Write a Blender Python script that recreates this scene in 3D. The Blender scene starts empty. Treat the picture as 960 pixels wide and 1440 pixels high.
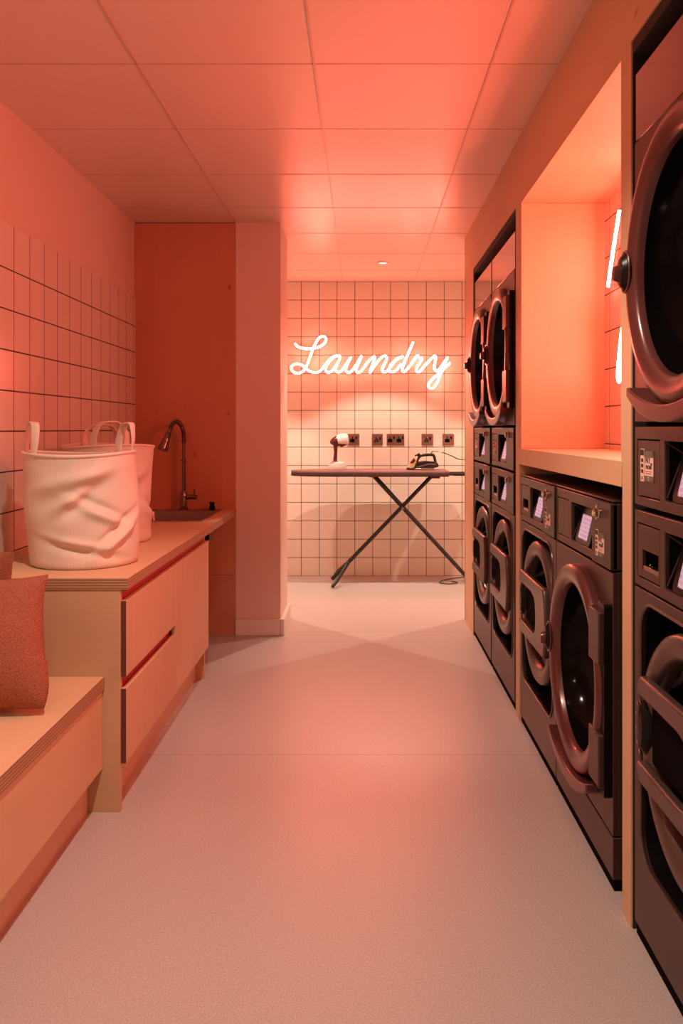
import bpy, bmesh, math, random
from mathutils import Vector, Matrix, noise
random.seed(7)
SC = bpy.context.scene
COL = SC.collection
PI = math.pi
R = math.radians

# ------------------------------------------------------------------ camera
cd = bpy.data.cameras.new('camera'); cam = bpy.data.objects.new('camera', cd); COL.objects.link(cam)
cam.location = (0, 0, 1.2); cam.rotation_euler = (R(90), 0, 0)
cd.sensor_fit = 'HORIZONTAL'; cd.sensor_width = 36; cd.lens = 1150/960*36
cd.shift_x = -29/960; cd.shift_y = -117/960
cd.clip_start = 0.02
SC.camera = cam
# ------------------------------------------------------------------ view and world
SC.view_settings.view_transform = 'Standard'; SC.view_settings.look = 'None'
SC.view_settings.gamma = 1; SC.view_settings.use_curve_mapping = False
SC.view_settings.exposure = -0.19
w = bpy.data.worlds.new('world'); SC.world = w; w.use_nodes = True
w.node_tree.nodes['Background'].inputs[0].default_value = (1, .35, .25, 1)
w.node_tree.nodes['Background'].inputs[1].default_value = 0.05
SC.cycles.max_bounces = 8
SC.cycles.sample_clamp_indirect = 4
# ------------------------------------------------------------------ light levels
NEON_COL = (1.0, .130, .086); NEON_STRENGTH = 114.0        # script sign on the far wall
ALCOVE_COL = (1.0, .142, .104); ALCOVE_STRENGTH = 125.0    # sign inside the right alcove
WARM = (1.0, .74, .56); SOFT = (1.0, .79, .63)
def spot(name, loc, energy, deg, blend=.4, col=WARM, size=.03, aim=None):
    l = bpy.data.lights.new(name, 'SPOT'); l.energy = energy; l.color = col
    l.spot_size = R(deg); l.spot_blend = blend; l.shadow_soft_size = size
    o = bpy.data.objects.new(name, l); COL.objects.link(o); o.location = loc
    if aim:
        d = Vector(aim)-Vector(loc); o.rotation_euler = d.to_track_quat('-Z', 'Y').to_euler()
    return o
DOWNLIGHTS = [  # x, y, watts
    (.15, 5.90, 105), (1.45, 5.90, 105), (-1.15, 5.90, 105),
    (-.28, 1.60, 102), (-.28, -.25, 72),
]
for x, y, watts in DOWNLIGHTS:
    far = y > 5
    spot('downlight_lamp', (x, y, 2.372), watts, 97 if far else 126, .20 if far else .6, col=WARM if far else SOFT, size=.012 if far else .03,
         aim=(x, y-.25, 0) if far else None)

# ------------------------------------------------------------------ helpers
WM = {}
def empty(name, loc=(0,0,0), rz=0, label=None, cat=None, group=None):
    o = bpy.data.objects.new(name, None); COL.objects.link(o)
    o.location = loc; o.rotation_euler = (0,0,rz); o.empty_display_size = .05
    WM[o.name] = Matrix.Translation(Vector(loc)) @ Matrix.Rotation(rz, 4, 'Z')
    tag(o, label, cat, group)
    return o
def tag(o, label=None, cat=None, group=None, kind=None):
    if label: o['label'] = label
    if cat: o['category'] = cat
    if group: o['group'] = group
    if kind: o['kind'] = kind
    return o
def root_of(o):
    while o.parent: o = o.parent
    return o
def dup(o, parent=None):
    c = o.copy(); COL.objects.link(c)
    if parent: c.parent = parent
    for ch in o.children: dup(ch, c)
    return c
def catmull(pts, n=8, closed=False):
    P = [Vector(p) for p in pts]; out = []
    m = len(P)
    for i in range(m if closed else m-1):
        if closed: a,b,c,d = P[(i-1)%m],P[i],P[(i+1)%m],P[(i+2)%m]
        else: a,b,c,d = P[max(i-1,0)],P[i],P[i+1],P[min(i+2,m-1)]
        for k in range(n):
            t = k/n
            out.append(.5*((2*b)+(c-a)*t+(2*a-5*b+4*c-d)*t*t+(3*b-a-3*c+d)*t**3))
    if not closed: out.append(P[-1])
    return out
class MB:
    def __init__(s): s.bm = bmesh.new()
    def box(s, x0, x1, y0, y1, z0, z1, mats=None, rot=None, piv=None):
        v = [s.bm.verts.new(p) for p in ((x0,y0,z0),(x1,y0,z0),(x1,y1,z0),(x0,y1,z0),(x0,y0,z1),(x1,y0,z1),(x1,y1,z1),(x0,y1,z1))]
        if rot is not None:
            c = Vector(piv) if piv else Vector(((x0+x1)/2,(y0+y1)/2,(z0+z1)/2))
            for q in v: q.co = c + rot @ (q.co-c)
        F = {'-z':(3,2,1,0),'+z':(4,5,6,7),'-y':(0,1,5,4),'+x':(1,2,6,5),'+y':(2,3,7,6),'-x':(3,0,4,7)}
        for k, f in F.items():
            fc = s.bm.faces.new([v[i] for i in f])
            if mats and k in mats: fc.material_index = mats[k]
        return s
    def tube(s, pts, r, n=10, closed=False, mat=0):
        P = [Vector(p) for p in pts]; m = len(P)
        rr = r if hasattr(r, '__len__') else [r]*m
        rings = []; up = None
        for i in range(m):
            if closed: t = (P[(i+1)%m]-P[i-1])
            else: t = P[min(i+1,m-1)]-P[max(i-1,0)]
            if t.length < 1e-9: t = Vector((0,0,1))
            t.normalize()
            if up is None:
                up = t.orthogonal().normalized()
            up = (up - t*up.dot(t));
            if up.length < 1e-6: up = t.orthogonal()
            up.normalize(); b = t.cross(up)
            rings.append([s.bm.verts.new(P[i]+(up*math.cos(2*PI*k/n)+b*math.sin(2*PI*k/n))*rr[i]) for k in range(n)])
        for i in range(m if closed else m-1):
            A, B = rings[i], rings[(i+1)%m]
            for k in range(n):
                f = s.bm.faces.new((A[k],A[(k+1)%n],B[(k+1)%n],B[k])); f.material_index = mat
        if not closed:
            s.bm.faces.new(rings[0][::-1]).material_index = mat; s.bm.faces.new(rings[-1]).material_index = mat
        return s
    def strap(s, pts, wdir, w, t):
        """flat strap along pts, width vector per point"""
        P = [Vector(p) for p in pts]; m = len(P); rings = []
        for i in range(m):
            tg = (P[min(i+1,m-1)]-P[max(i-1,0)]).normalized()
            W = Vector(wdir[i] if isinstance(wdir, list) else wdir); W = (W-tg*W.dot(tg)).normalized(); N = tg.cross(W)
            rings.append([s.bm.verts.new(P[i]+W*a*w/2+N*b*t/2) for a,b in ((-1,-.6),(-.8,-1),(.8,-1),(1,-.6),(1,.6),(.8,1),(-.8,1),(-1,.6))])
        for i in range(m-1):
            for k in range(8): s.bm.faces.new((rings[i][k],rings[i][(k+1)%8],rings[i+1][(k+1)%8],rings[i+1][k]))
        s.bm.faces.new(rings[0][::-1]); s.bm.faces.new(rings[-1])
        return s
    def lathe(s, prof, n=48, c=(0,0,0), axis='z', sx=1, sz=1, cap=True, mat=0):
        """prof: list of (r, h). axis z: up; axis y: h along +y, ellipse sx, sz"""
        c = Vector(c); rings = []
        for r, h in prof:
            ring = []
            for k in range(n):
                a = 2*PI*k/n
                if axis == 'z': p = Vector((r*math.cos(a)*sx, r*math.sin(a)*sz, h))
                elif axis == 'y': p = Vector((r*math.cos(a)*sx, h, r*math.sin(a)*sz))
                else: p = Vector((h, r*math.cos(a)*sx, r*math.sin(a)*sz))
                ring.append(s.bm.verts.new(c+p))
            rings.append(ring)
        for A, B in zip(rings, rings[1:]):
            for k in range(n):
                s.bm.faces.new((A[k],A[(k+1)%n],B[(k+1)%n],B[k])).material_index = mat
        if cap:
            if prof[0][0] > 1e-5: s.bm.faces.new(rings[0][::-1]).material_index = mat
            if prof[-1][0] > 1e-5: s.bm.faces.new(rings[-1]).material_index = mat
        return s
    def plate(s, outer, holes, y0, y1, mapf=None, mat=0):
        """flat plate in xz with holes, thickness y0..y1"""
        b = bmesh.new(); es = []
        for lp in [outer]+holes:
            vs = [b.verts.new((p[0], y0, p[1])) for p in lp]
            es += [b.edges.new((vs[i], vs[(i+1)%len(vs)])) for i in range(len(vs))]
        bmesh.ops.triangle_fill(b, edges=es, use_beauty=True)
        g = bmesh.ops.extrude_face_region(b, geom=b.faces[:])
        for v in [q for q in g['geom'] if isinstance(q, bmesh.types.BMVert)]: v.co.y = y1
        bmesh.ops.recalc_face_normals(b, faces=b.faces[:])
        for f in b.faces: f.material_index = mat
        me = bpy.data.meshes.new('tmp'); b.to_mesh(me); b.free(); s.bm.from_mesh(me); bpy.data.meshes.remove(me)
        return s
    def xf(s, m):
        bmesh.ops.transform(s.bm, matrix=m, verts=s.bm.verts[:]); return s
    def build(s, name, mat, parent=None, world=False, bevel=0, smooth=False, seg=2, angle=35, subsurf=0):
        bmesh.ops.recalc_face_normals(s.bm, faces=s.bm.faces[:])
        if parent is not None and world:
            s.xf(WM[root_of(parent).name].inverted())
        me = bpy.data.meshes.new(name); s.bm.to_mesh(me); s.bm.free()
        for m in (mat if isinstance(mat, (list, tuple)) else [mat]): me.materials.append(m)
        o = bpy.data.objects.new(name, me); COL.objects.link(o)
        if parent is not None: o.parent = parent
        if bevel:
            md = o.modifiers.new('bevel', 'BEVEL'); md.width = bevel; md.segments = seg; md.limit_method = 'ANGLE'; md.angle_limit = R(40)
        if subsurf:
            md = o.modifiers.new('sub', 'SUBSURF'); md.levels = md.render_levels = subsurf
        if smooth or bevel:
            for p in me.polygons: p.use_smooth = True
            bpy.context.view_layer.objects.active = o
            me.set_sharp_from_angle(angle=R(angle))
        return o
def struct(mb, name, mat, **k):
    o = mb.build(name, mat, **k); o['kind'] = 'structure'; return o
def rrect(x0, x1, z0, z1, r, n=6):
    out = []
    for cx, cz, a0 in ((x1-r,z1-r,0),(x0+r,z1-r,90),(x0+r,z0+r,180),(x1-r,z0+r,270)):
        for k in range(n+1):
            a = R(a0+90*k/n); out.append((cx+r*math.cos(a), cz+r*math.sin(a)))
    return out
def ell(cx, cz, rx, rz, n=48): return [(cx+rx*math.cos(2*PI*k/n), cz+rz*math.sin(2*PI*k/n)) for k in range(n)]

# ------------------------------------------------------------------ materials
def mat(name, col=(.5,.5,.5), rough=.5, metal=0, spec=.5, coat=0):
    m = bpy.data.materials.new(name); m.use_nodes = True
    b = m.node_tree.nodes['Principled BSDF']
    b.inputs['Base Color'].default_value = (*col, 1); b.inputs['Roughness'].default_value = rough
    b.inputs['Metallic'].default_value = metal; b.inputs['Specular IOR Level'].default_value = spec
    b.inputs['Coat Weight'].default_value = coat; b.inputs['Coat Roughness'].default_value = .08
    return m
def N(m, t, **k):
    n = m.node_tree.nodes.new(t)
    for a, v in k.items(): setattr(n, a, v)
    return n
def L(m, a, b): m.node_tree.links.new(a, b)
def bsdf(m): return m.node_tree.nodes['Principled BSDF']
def mth(m, op, a, b=None, c=None):
    n = N(m, 'ShaderNodeMath', operation=op)
    for i, v in enumerate((a, b, c)):
        if v is None: continue
        if isinstance(v, (int, float)): n.inputs[i].default_value = v
        else: L(m, v, n.inputs[i])
    return n.outputs[0]
def mixc(m, fac, a, b):
    n = N(m, 'ShaderNodeMix', data_type='RGBA')
    if isinstance(fac, (int, float)): n.inputs[0].default_value = fac
    else: L(m, fac, n.inputs[0])
    for i, v in ((6, a), (7, b)):
        if isinstance(v, tuple): n.inputs[i].default_value = (*v, 1)
        else: L(m, v, n.inputs[i])
    return n.outputs[2]
def noise_n(m, scale, vec=None, detail=3, rough=.5, dist=0, mapping=None):
    tc = N(m, 'ShaderNodeTexCoord'); mp = N(m, 'ShaderNodeMapping'); L(m, tc.outputs['Object'], mp.inputs[0])
    if mapping: mp.inputs['Scale'].default_value = mapping
    n = N(m, 'ShaderNodeTexNoise'); n.inputs['Scale'].default_value = scale; n.inputs['Detail'].default_value = detail
    n.inputs['Roughness'].default_value = rough; n.inputs['Distortion'].default_value = dist
    L(m, mp.outputs[0], n.inputs['Vector']); return n.outputs[0]
def bump(m, h, strength=.3, dist=.002, inv=False):
    n = N(m, 'ShaderNodeBump', invert=inv); n.inputs['Strength'].default_value = strength; n.inputs['Distance'].default_value = dist
    L(m, h, n.inputs['Height']); L(m, n.outputs[0], bsdf(m).inputs['Normal'])
def ramp(m, f, lo, hi):
    n = N(m, 'ShaderNodeMapRange'); n.inputs['From Min'].default_value = lo; n.inputs['From Max'].default_value = hi
    L(m, f, n.inputs[0]); return n.outputs[0]

def wood(name, base, dark, grain='z', knots=True, rough=.5):
    m = mat(name, base, rough, spec=.35)
    sc = {'x': (1, 16, 16), 'y': (16, 1, 16), 'z': (16, 16, 1)}[grain]
    fine = noise_n(m, 7, mapping=sc, detail=5, rough=.6)
    s2 = {'x': (1, 4, 4), 'y': (4, 1, 4), 'z': (4, 4, 1)}[grain]
    broad = noise_n(m, 1.6, mapping=s2, detail=2, dist=.6)
    a = mixc(m, ramp(m, fine, .35, .75), base, tuple(.86*c+.14*d for c, d in zip(base, dark)))
    b = mixc(m, mth(m, 'MULTIPLY', ramp(m, broad, .35, .7), .35), a, dark)
    if knots:
        tc = N(m, 'ShaderNodeTexCoord'); mp = N(m, 'ShaderNodeMapping'); L(m, tc.outputs['Object'], mp.inputs[0])
        mp.inputs['Scale'].default_value = {'x': (.5, 1, 1), 'y': (1, .5, 1), 'z': (1, 1, .5)}[grain]
        v = N(m, 'ShaderNodeTexVoronoi'); v.inputs['Scale'].default_value = 4.6; L(m, mp.outputs[0], v.inputs['Vector'])
        k = N(m, 'ShaderNodeMapRange'); k.inputs['From Min'].default_value = .02; k.inputs['From Max'].default_value = .055
        k.inputs['To Min'].default_value = .75; k.inputs['To Max'].default_value = 0; L(m, v.outputs['Distance'], k.inputs[0])
        b = mixc(m, k.outputs[0], b, tuple(c*.45 for c in dark))
    L(m, b, bsdf(m).inputs['Base Color'])
    bump(m, fine, .08, .001)
    return m
def ply_edge(name):
    m = mat(name, (.6,.4,.22), .6)
    tc = N(m, 'ShaderNodeTexCoord'); sp = N(m, 'ShaderNodeSeparateXYZ'); L(m, tc.outputs['Object'], sp.inputs[0])
    f = mth(m, 'FRACT', mth(m, 'MULTIPLY', sp.outputs['Z'], 1/.0085))
    st = ramp(m, mth(m, 'ABSOLUTE', mth(m, 'SUBTRACT', f, .5)), .15, .3)
    c = mixc(m, st, (.30,.13,.07), (.52,.31,.18))
    L(m, c, bsdf(m).inputs['Base Color']); return m
def tiles(name, ax, u0, v0, pu, pv, base=(.79,.72,.63), grout=(.03,.02,.02), wu=.0035, wv=.0035, rough=.22, vmax=9):
    m = mat(name, base, rough, spec=.5)
    tc = N(m, 'ShaderNodeTexCoord'); sp = N(m, 'ShaderNodeSeparateXYZ'); L(m, tc.outputs['Object'], sp.inputs[0])
    def line(o, p0, p, wd):
        f = mth(m, 'FRACT', mth(m, 'ADD', mth(m, 'MULTIPLY', mth(m, 'SUBTRACT', o, p0), 1/p), 50.5))
        d = mth(m, 'MULTIPLY', mth(m, 'ABSOLUTE', mth(m, 'SUBTRACT', f, .5)), p)
        return mth(m, 'LESS_THAN', d, wd/2), d
    a, da = line(sp.outputs[ax], u0, pu, wu); b, db = line(sp.outputs['Z'], v0, pv, wv); b = mth(m, 'MULTIPLY', b, mth(m, 'LESS_THAN', sp.outputs['Z'], vmax)); db = mth(m, 'ADD', db, mth(m, 'MULTIPLY', mth(m, 'GREATER_THAN', sp.outputs['Z'], vmax), .05))
    msk = mth(m, 'MAXIMUM', a, b)
    var = noise_n(m, 5, detail=2)
    bc = mixc(m, mth(m, 'MULTIPLY', var, .25), base, tuple(c*.9 for c in base))
    L(m, mixc(m, msk, bc, grout), bsdf(m).inputs['Base Color'])
    L(m, mth(m, 'ADD', mth(m, 'MULTIPLY', msk, .5), rough), bsdf(m).inputs['Roughness'])
    dm = ramp(m, mth(m, 'MINIMUM', da, db), 0, .004)
    bump(m, dm, .5, .0015)
    return m
def emis(name, col, st):
    m = mat(name, (.02,.02,.02), .4); b = bsdf(m)
    b.inputs['Emission Color'].default_value = (*col, 1); b.inputs['Emission Strength'].default_value = st
    return m

M = {}
M['paint'] = mat('pink_wall_paint', (.78,.62,.53), .55); bump(M['paint'], noise_n(M['paint'], 60), .04, .001)
M['white_paint'] = mat('white_paint', (.80,.72,.64), .5)
M['ply'] = wood('birch_plywood', (.71,.48,.30), (.58,.36,.21), 'z')
M['ply_h'] = wood('birch_plywood_along', (.71,.48,.30), (.58,.36,.21), 'y')
M['ply_x'] = wood('birch_plywood_across', (.66,.42,.25), (.53,.32,.18), 'x')
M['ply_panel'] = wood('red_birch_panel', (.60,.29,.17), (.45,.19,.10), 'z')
M['edge'] = ply_edge('plywood_edge')
M['bay_shade'] = mat('painted_shade_board', (.03,.02,.02), .8)  # shade of the deep machine bays put into the board colour
M['dark_edge'] = mat('dark_drawer_edge', (.13,.035,.025), .6)
M['red_board'] = mat('red_recess_board', (.45,.05,.05), .6)
M['tile_left'] = tiles('square_tiles_left', 'Y', .0, 1.191, .1475, .151, wu=.0048, wv=.0048, vmax=1.9)
M['tile_back'] = tiles('square_tiles_back', 'X', .2317, 0.0, .1455, .150, wu=.0045, wv=.0045)
M['tile_alcove'] = tiles('square_tiles_alcove', 'Y', 3.26, 1.14, .15, .150, wu=.003, wv=.0045)
# floor: speckled linoleum
m = M['floor'] = mat('speckled_lino', (.5,.46,.43), .42, spec=.5)
f1 = noise_n(m, 260, detail=2, rough=.7); f2 = noise_n(m, 1.2, detail=3)
c = mixc(m, ramp(m, f1, .36, .64), (.40,.37,.35), (.60,.565,.54))
c = mixc(m, mth(m, 'MULTIPLY', f2, .18), c, (.42,.38,.36))
tcf = N(m, 'ShaderNodeTexCoord'); spf = N(m, 'ShaderNodeSeparateXYZ'); L(m, tcf.outputs['Object'], spf.inputs[0])
q1 = mth(m, 'LESS_THAN', mth(m, 'ABSOLUTE', mth(m, 'SUBTRACT', spf.outputs['Y'], 3.012)), .0022)
q2 = mth(m, 'LESS_THAN', mth(m, 'ABSOLUTE', mth(m, 'SUBTRACT', spf.outputs['Y'], 4.83)), .0025)
c = mixc(m, mth(m, 'MULTIPLY', mth(m, 'MAXIMUM', q1, q2), .55), c, (.12,.09,.08))
L(m, c, bsdf(m).inputs['Base Color']); bump(m, f1, .06, .0006)
L(m, mth(m, 'ADD', mth(m, 'MULTIPLY', f2, .15), .3), bsdf(m).inputs['Roughness'])
M['ceiling'] = mat('satin_ceiling_tile', (.74,.61,.52), .28, spec=.6); bump(M['ceiling'], noise_n(M['ceiling'], 1.3, detail=2), .25, .012)
M['ceil_bar'] = mat('ceiling_grid_bar', (.62,.47,.38), .35, metal=.1)
M['body'] = mat('brown_steel_machine', (.062,.033,.026), .36, metal=.35, spec=.6)
bump(M['body'], noise_n(M['body'], 300), .05, .0004)
M['body_dark'] = mat('dark_brown_steel', (.05,.033,.028), .35, metal=.3)
M['ring'] = mat('brown_door_ring', (.10,.066,.055), .30, metal=.35)
M['ring_red'] = mat('dark_door_ring', (.115,.038,.034), .28, metal=.3, coat=.2)
M['black'] = mat('black_plastic', (.006,.005,.005), .3, spec=.2)
M['matte_black'] = mat('matte_black', (.006,.005,.005), .8, spec=.02)
M['glass'] = mat('smoked_door_glass', (.004,.003,.003), .10, spec=.12)
M['chrome'] = mat('chrome', (.62,.56,.52), .12, metal=1)
M['dark_chrome'] = mat('dark_chrome', (.26,.20,.18), .16, metal=1)
M['steel'] = mat('brushed_steel', (.42,.36,.32), .3, metal=1)
M['fascia'] = mat('glossy_fascia', (.075,.04,.034), .12, metal=.5, coat=.5)
M['screen'] = emis('lit_touch_screen', (.72,.40,.62), .75)
_m = M['screen']; tc = N(_m, 'ShaderNodeTexCoord'); br = N(_m, 'ShaderNodeTexBrick'); br.inputs['Scale'].default_value = 1
mp = N(_m, 'ShaderNodeMapping'); mp.inputs['Rotation'].default_value = (R(90), 0, 0); L(_m, tc.outputs['Object'], mp.inputs[0]); L(_m, mp.outputs[0], br.inputs['Vector'])
br.inputs['Brick Width'].default_value = .022; br.inputs['Row Height'].default_value = .012; br.inputs['Mortar Size'].default_value = .0018
br.inputs['Color1'].default_value = (.85,.42,.50,1); br.inputs['Color2'].default_value = (.70,.32,.50,1); br.inputs['Mortar'].default_value = (.95,.6,.7,1)
L(_m, br.outputs[0], bsdf(_m).inputs['Emission Color'])
M['sticker'] = mat('peach_sticker', (.85,.62,.52), .5)
M['sticker_grey'] = mat('grey_sticker', (.13,.13,.11), .5)
M['ink'] = mat('sticker_ink', (.03,.02,.02), .6)
M['amber'] = mat('amber_triangle', (.8,.35,.05), .5)
M['neon'] = emis('pink_neon_tube', NEON_COL, NEON_STRENGTH)
M['neon2'] = emis('pink_neon_strip', ALCOVE_COL, ALCOVE_STRENGTH)
M['socket'] = mat('bronze_socket_plate', (.24,.13,.10), .38, metal=.6)
M['board_cloth'] = mat('mauve_board_cover', (.20,.12,.115), .85)
M['white_plastic'] = mat('white_plastic', (.75,.70,.68), .35)
M['maroon_plastic'] = mat('dark_red_plastic', (.10,.012,.012), .25)
M['iron_black'] = mat('iron_black', (.015,.012,.012), .25)
M['cream_plastic'] = mat('cream_plastic', (.75,.55,.32), .3)
M['knit'] = None
m = M['knit'] = mat('rust_knit', (.42,.14,.085), .95, spec=.15)
tc = N(m, 'ShaderNodeTexCoord'); vo = N(m, 'ShaderNodeTexVoronoi'); vo.inputs['Scale'].default_value = 260; L(m, tc.outputs['Object'], vo.inputs[0])
L(m, mixc(m, ramp(m, vo.outputs['Distance'], .2, .75), (.44,.15,.09), (.31,.095,.058)), bsdf(m).inputs['Base Color']); bump(m, vo.outputs['Distance'], .6, .003, inv=True)
def cord_mat(name, col):
    m = mat(name, col, .9, spec=.15)
    tc = N(m, 'ShaderNodeTexCoord'); sp = N(m, 'ShaderNodeSeparateXYZ'); L(m, tc.outputs['Object'], sp.inputs[0])
    a = mth(m, 'ARCTAN2', sp.outputs['Y'], sp.outputs['X'])
    s_ = mth(m, 'SINE', mth(m, 'MULTIPLY', a, 230))
    h = mth(m, 'ADD', mth(m, 'MULTIPLY', s_, .5), .5)
    L(m, mixc(m, h, tuple(c*.90 for c in col), col), bsdf(m).inputs['Base Color'])
    bump(m, h, .35, .0012); return m
M['cord'] = cord_mat('cream_corduroy', (.80,.68,.58))
M['cord_strap'] = mat('cream_strap', (.78,.66,.56), .9)

# ------------------------------------------------------------------ room shell
XL, XR, YB, ZC = -1.324, .646, 6.667, 2.40
YN = -1.6
AX0, AX1 = -1.9, 1.95       # far alcove beyond the passage
struct(MB().box(-2.0, 2.05, YN-.1, YB+.1, -.08, 0), 'floor', M['floor'])
struct(MB().box(-2.0, 2.05, YN-.1, YB+.1, ZC, ZC+.08), 'ceiling', M['ceiling'])
# ceiling grid of thin bars, proud by a millimetre or two
g = MB()
for k in range(-2, 6):
    x = -.157+.5815*k
    if x < -1.32 or x > 1.9: continue
    y0 = YN if x < .64 else 5.16
    y0 = YN if -1.32 < x < .64 else 5.2
    g.box(x-.0035, x+.0035, y0, YB, ZC-.0035, ZC+.002)
for k in range(-8, 7):
    y = 2.69+.583*k
    if y < YN: continue
    g.box(XL if y < 4.758 else (-.47 if y < 5.18 else AX0), XR if y < 5.157 else AX1, y-.0022, y+.0022, ZC-.0016, ZC+.002)
struct(g, 'trim_1', M['ceil_bar'])
# left wall: painted upper part, slightly proud tiles below
struct(MB().box(XL-.12, XL, YN-.1, 4.758, 0, ZC), 'wall_left', M['paint'])
t_ = MB().box(XL, XL+.006, YN, 4.757, .70, 1.965)
struct(t_, 'wall_left_tiles', M['tile_left'])
struct(MB().box(AX0, AX1, YB, YB+.1, 0, ZC), 'wall_back', M['tile_back'])
struct(MB().box(-1.324, XR+.5, YN-.1, YN, 0, ZC), 'wall_front', M['paint'])
# return wall: plywood panel with the sink's backsplash side, then the painted pier
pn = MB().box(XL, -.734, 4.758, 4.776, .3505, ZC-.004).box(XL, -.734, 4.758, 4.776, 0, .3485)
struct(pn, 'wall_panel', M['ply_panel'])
struct(MB().box(AX0, -.475, 4.776, 5.18, 0, ZC).box(-.734, -.475, 4.757, 4.777, 0, ZC), 'wall_pier', M['paint'])
sk = MB().box(-.735, -.4755, 4.742, 4.7565, 0, .095)
sk.box(-.4745, -.452, 4.742, 5.195, 0, .095)
struct(sk, 'baseboard_pier', M['white_paint'], bevel=.003)
struct(MB().box(AX0-.1, AX0, 5.1, YB, 0, ZC), 'wall_alcove_left', M['paint'])
struct(MB().box(AX1, AX1+.1, 5.0, YB, 0, ZC), 'wall_alcove_right', M['paint'])
# thin corner bead on the pier
# right-hand wall behind the machines
BX = 1.36
struct(MB().box(BX, BX+.1, YN, 5.10, 0, ZC), 'wall_right', M['paint'])
struct(MB().box(XR+.02, AX1, 5.137, 5.157, 0, ZC), 'wall_right_return', M['white_paint'])

# plywood machine housing: each board a part
hs = empty('plywood_housing', (XR, 5.157, 0), 0, 'tall birch plywood surround framing the machines along the right side', 'joinery')
def H(name, mb, m='ply', **k): return mb.build(name, M[m], hs, world=True, **k)
H('bulkhead', MB().box(XR, XR+.02, YN+.05, 5.157, 2.131, ZC), 'ply_h')
H('end_panel', MB().box(XR, XR+.02, 4.757, 5.157, 0, 2.131), bevel=.001)
H('end_panel', MB().box(XR, XR+.6, 5.115, 5.136, 0, 2.131).box(XR+.02, BX-.01, 4.757, 4.775, 0, 2.131))
H('upright', MB().box(XR, BX-.01, 3.366, 3.44, 0, 2.131), bevel=.001)
H('upright', MB().box(XR, BX-.01, 1.966, 2.032, 0, 2.131), bevel=.001)
H('upright', MB().box(XR, BX-.01, 1.245, 1.31, 0, 2.131), bevel=.001)
H('end_panel', MB().box(XR, XR+.02, YN+.05, 1.245, 0, 2.131))
# alcove lining over the middle machines
AXB = .985
H('top_lining', MB().box(XR, AXB+.02, 2.033, 3.365, 2.118, 2.1305), 'ply_h')
H('side_lining', MB().box(XR+.001, AXB+.0, 3.322, 3.3655, 1.121, 2.117))
H('side_lining', MB().box(XR+.001, AXB+.0, 2.0325, 2.045, 1.121, 2.117))
for y0, y1 in ((3.4405, 4.7568), (1.3105, 1.9658)):  # near-black boards added at top and side to paint the bays' shade
    H('top_lining', MB().box(XR+.004, BX-.01, y0, y1, 2.1, 2.1305), 'bay_shade')
    H('side_lining', MB().box(XR+.004, BX-.01, y1-.0005, y1+.0, 0, 2.10).box(XR+.004, BX-.01, y1-.0035, y1-.0005, 0, 2.0995), 'bay_shade')
struct(MB().box(AXB, AXB+.02, 2.033, 3.365, 1.055, 2.117), 'wall_niche', M['tile_alcove'])
lg = MB().box(XR-.002, AXB, 2.0335, 3.3645, 1.055, 1.12)
o = lg.build('plywood_shelf', M['ply_h'], bevel=.0015)
tag(o, 'thick pale plywood shelf across the glowing niche above two machines', 'shelf')

# ------------------------------------------------------------------ downlights
fx = ['small recessed downlight over the middle of the ironing board', 'small recessed downlight near the right end of the far alcove',
      'small recessed downlight at the left end of the far alcove behind the pier', 'recessed ceiling downlight above the corridor beside the bench', 'recessed ceiling downlight near the entrance end of the corridor']
for (x, y, _w), lb in zip(DOWNLIGHTS, fx):
    t = empty('downlight', (x, y, ZC), 0, lb, 'ceiling light', 'recessed ceiling downlights')
    MB().lathe([(.042,-.001),(.042,-.006),(.034,-.008),(.030,-.003),(.030,0)], 32, (0,0,0), cap=False).build('trim_ring', M['white_paint'], t, smooth=True)
    MB().lathe([(.001,-.002),(.029,-.002)], 32, (0,0,0), cap=False).build('lens', emis('downlight_lens', WARM, 3), t)

# ------------------------------------------------------------------ LAUNDRY neon sign
SS = 1150/6.625
def sp_(x, y, y_=6.625):
    return Vector(((400+x/8-509)/SS, y_, 1.2+(603-(460+y/8))/SS))
o2 = 960
letters = [
 [[(115,185),(155,222),(230,242),(310,240),(390,222),(450,180),(466,132),(436,104),(390,120),(350,180),(318,250),(285,340),(250,430),(212,492),(150,520),(95,500),(75,455),(105,420),(160,415),(215,440),(270,488),(340,512),(400,492),(450,432)]],
 [[(450,432),(520,352),(575,325),(628,325),(572,328),(505,385),(466,450),(470,500),(512,505),(570,450),(628,340),(600,400),(574,470),(600,508),(650,480),(700,405)]],
 [[(700,405),(745,342),(705,420),(690,488),(730,510),(795,440),(868,322),(825,420),(805,488),(840,510),(890,458)]],
 [[(890,458),(940,390),(1000,335),(1012,350),(985,430),(958,512),(1015,430),(1080,350),(1128,325),(1148,350),(1120,425),(1096,482),(1125,506),(1170,480)]],
 [[(1170,480),(1195,440),(1250,370),(1335,332),(1262,358),(1195,425),(1175,485),(1210,503),(1262,480),(1310,410)],[(1446,168),(1400,275),(1350,385),(1322,470),(1335,500),(1372,480),(1430,405)]],
 [[(1430,405),(1490,322),(1512,345),(1545,355),(1522,400),(1490,450),(1482,492),(1515,503),(1570,440)]],
 [[(1570,440),(1640,365),(1685,325),(1700,350),(1685,430),(1690,482),(1730,485),(1785,410),(1832,340),(1790,430),(1752,530),(1712,630),(1670,685),(1628,682),(1618,645),(1668,580),(1760,500),(1862,402)]],
]
sg = empty('neon_sign', (.05, YB, 1.55), 0, 'glowing pink white cursive Laundry neon sign on the far tiled wall', 'neon sign')
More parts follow.
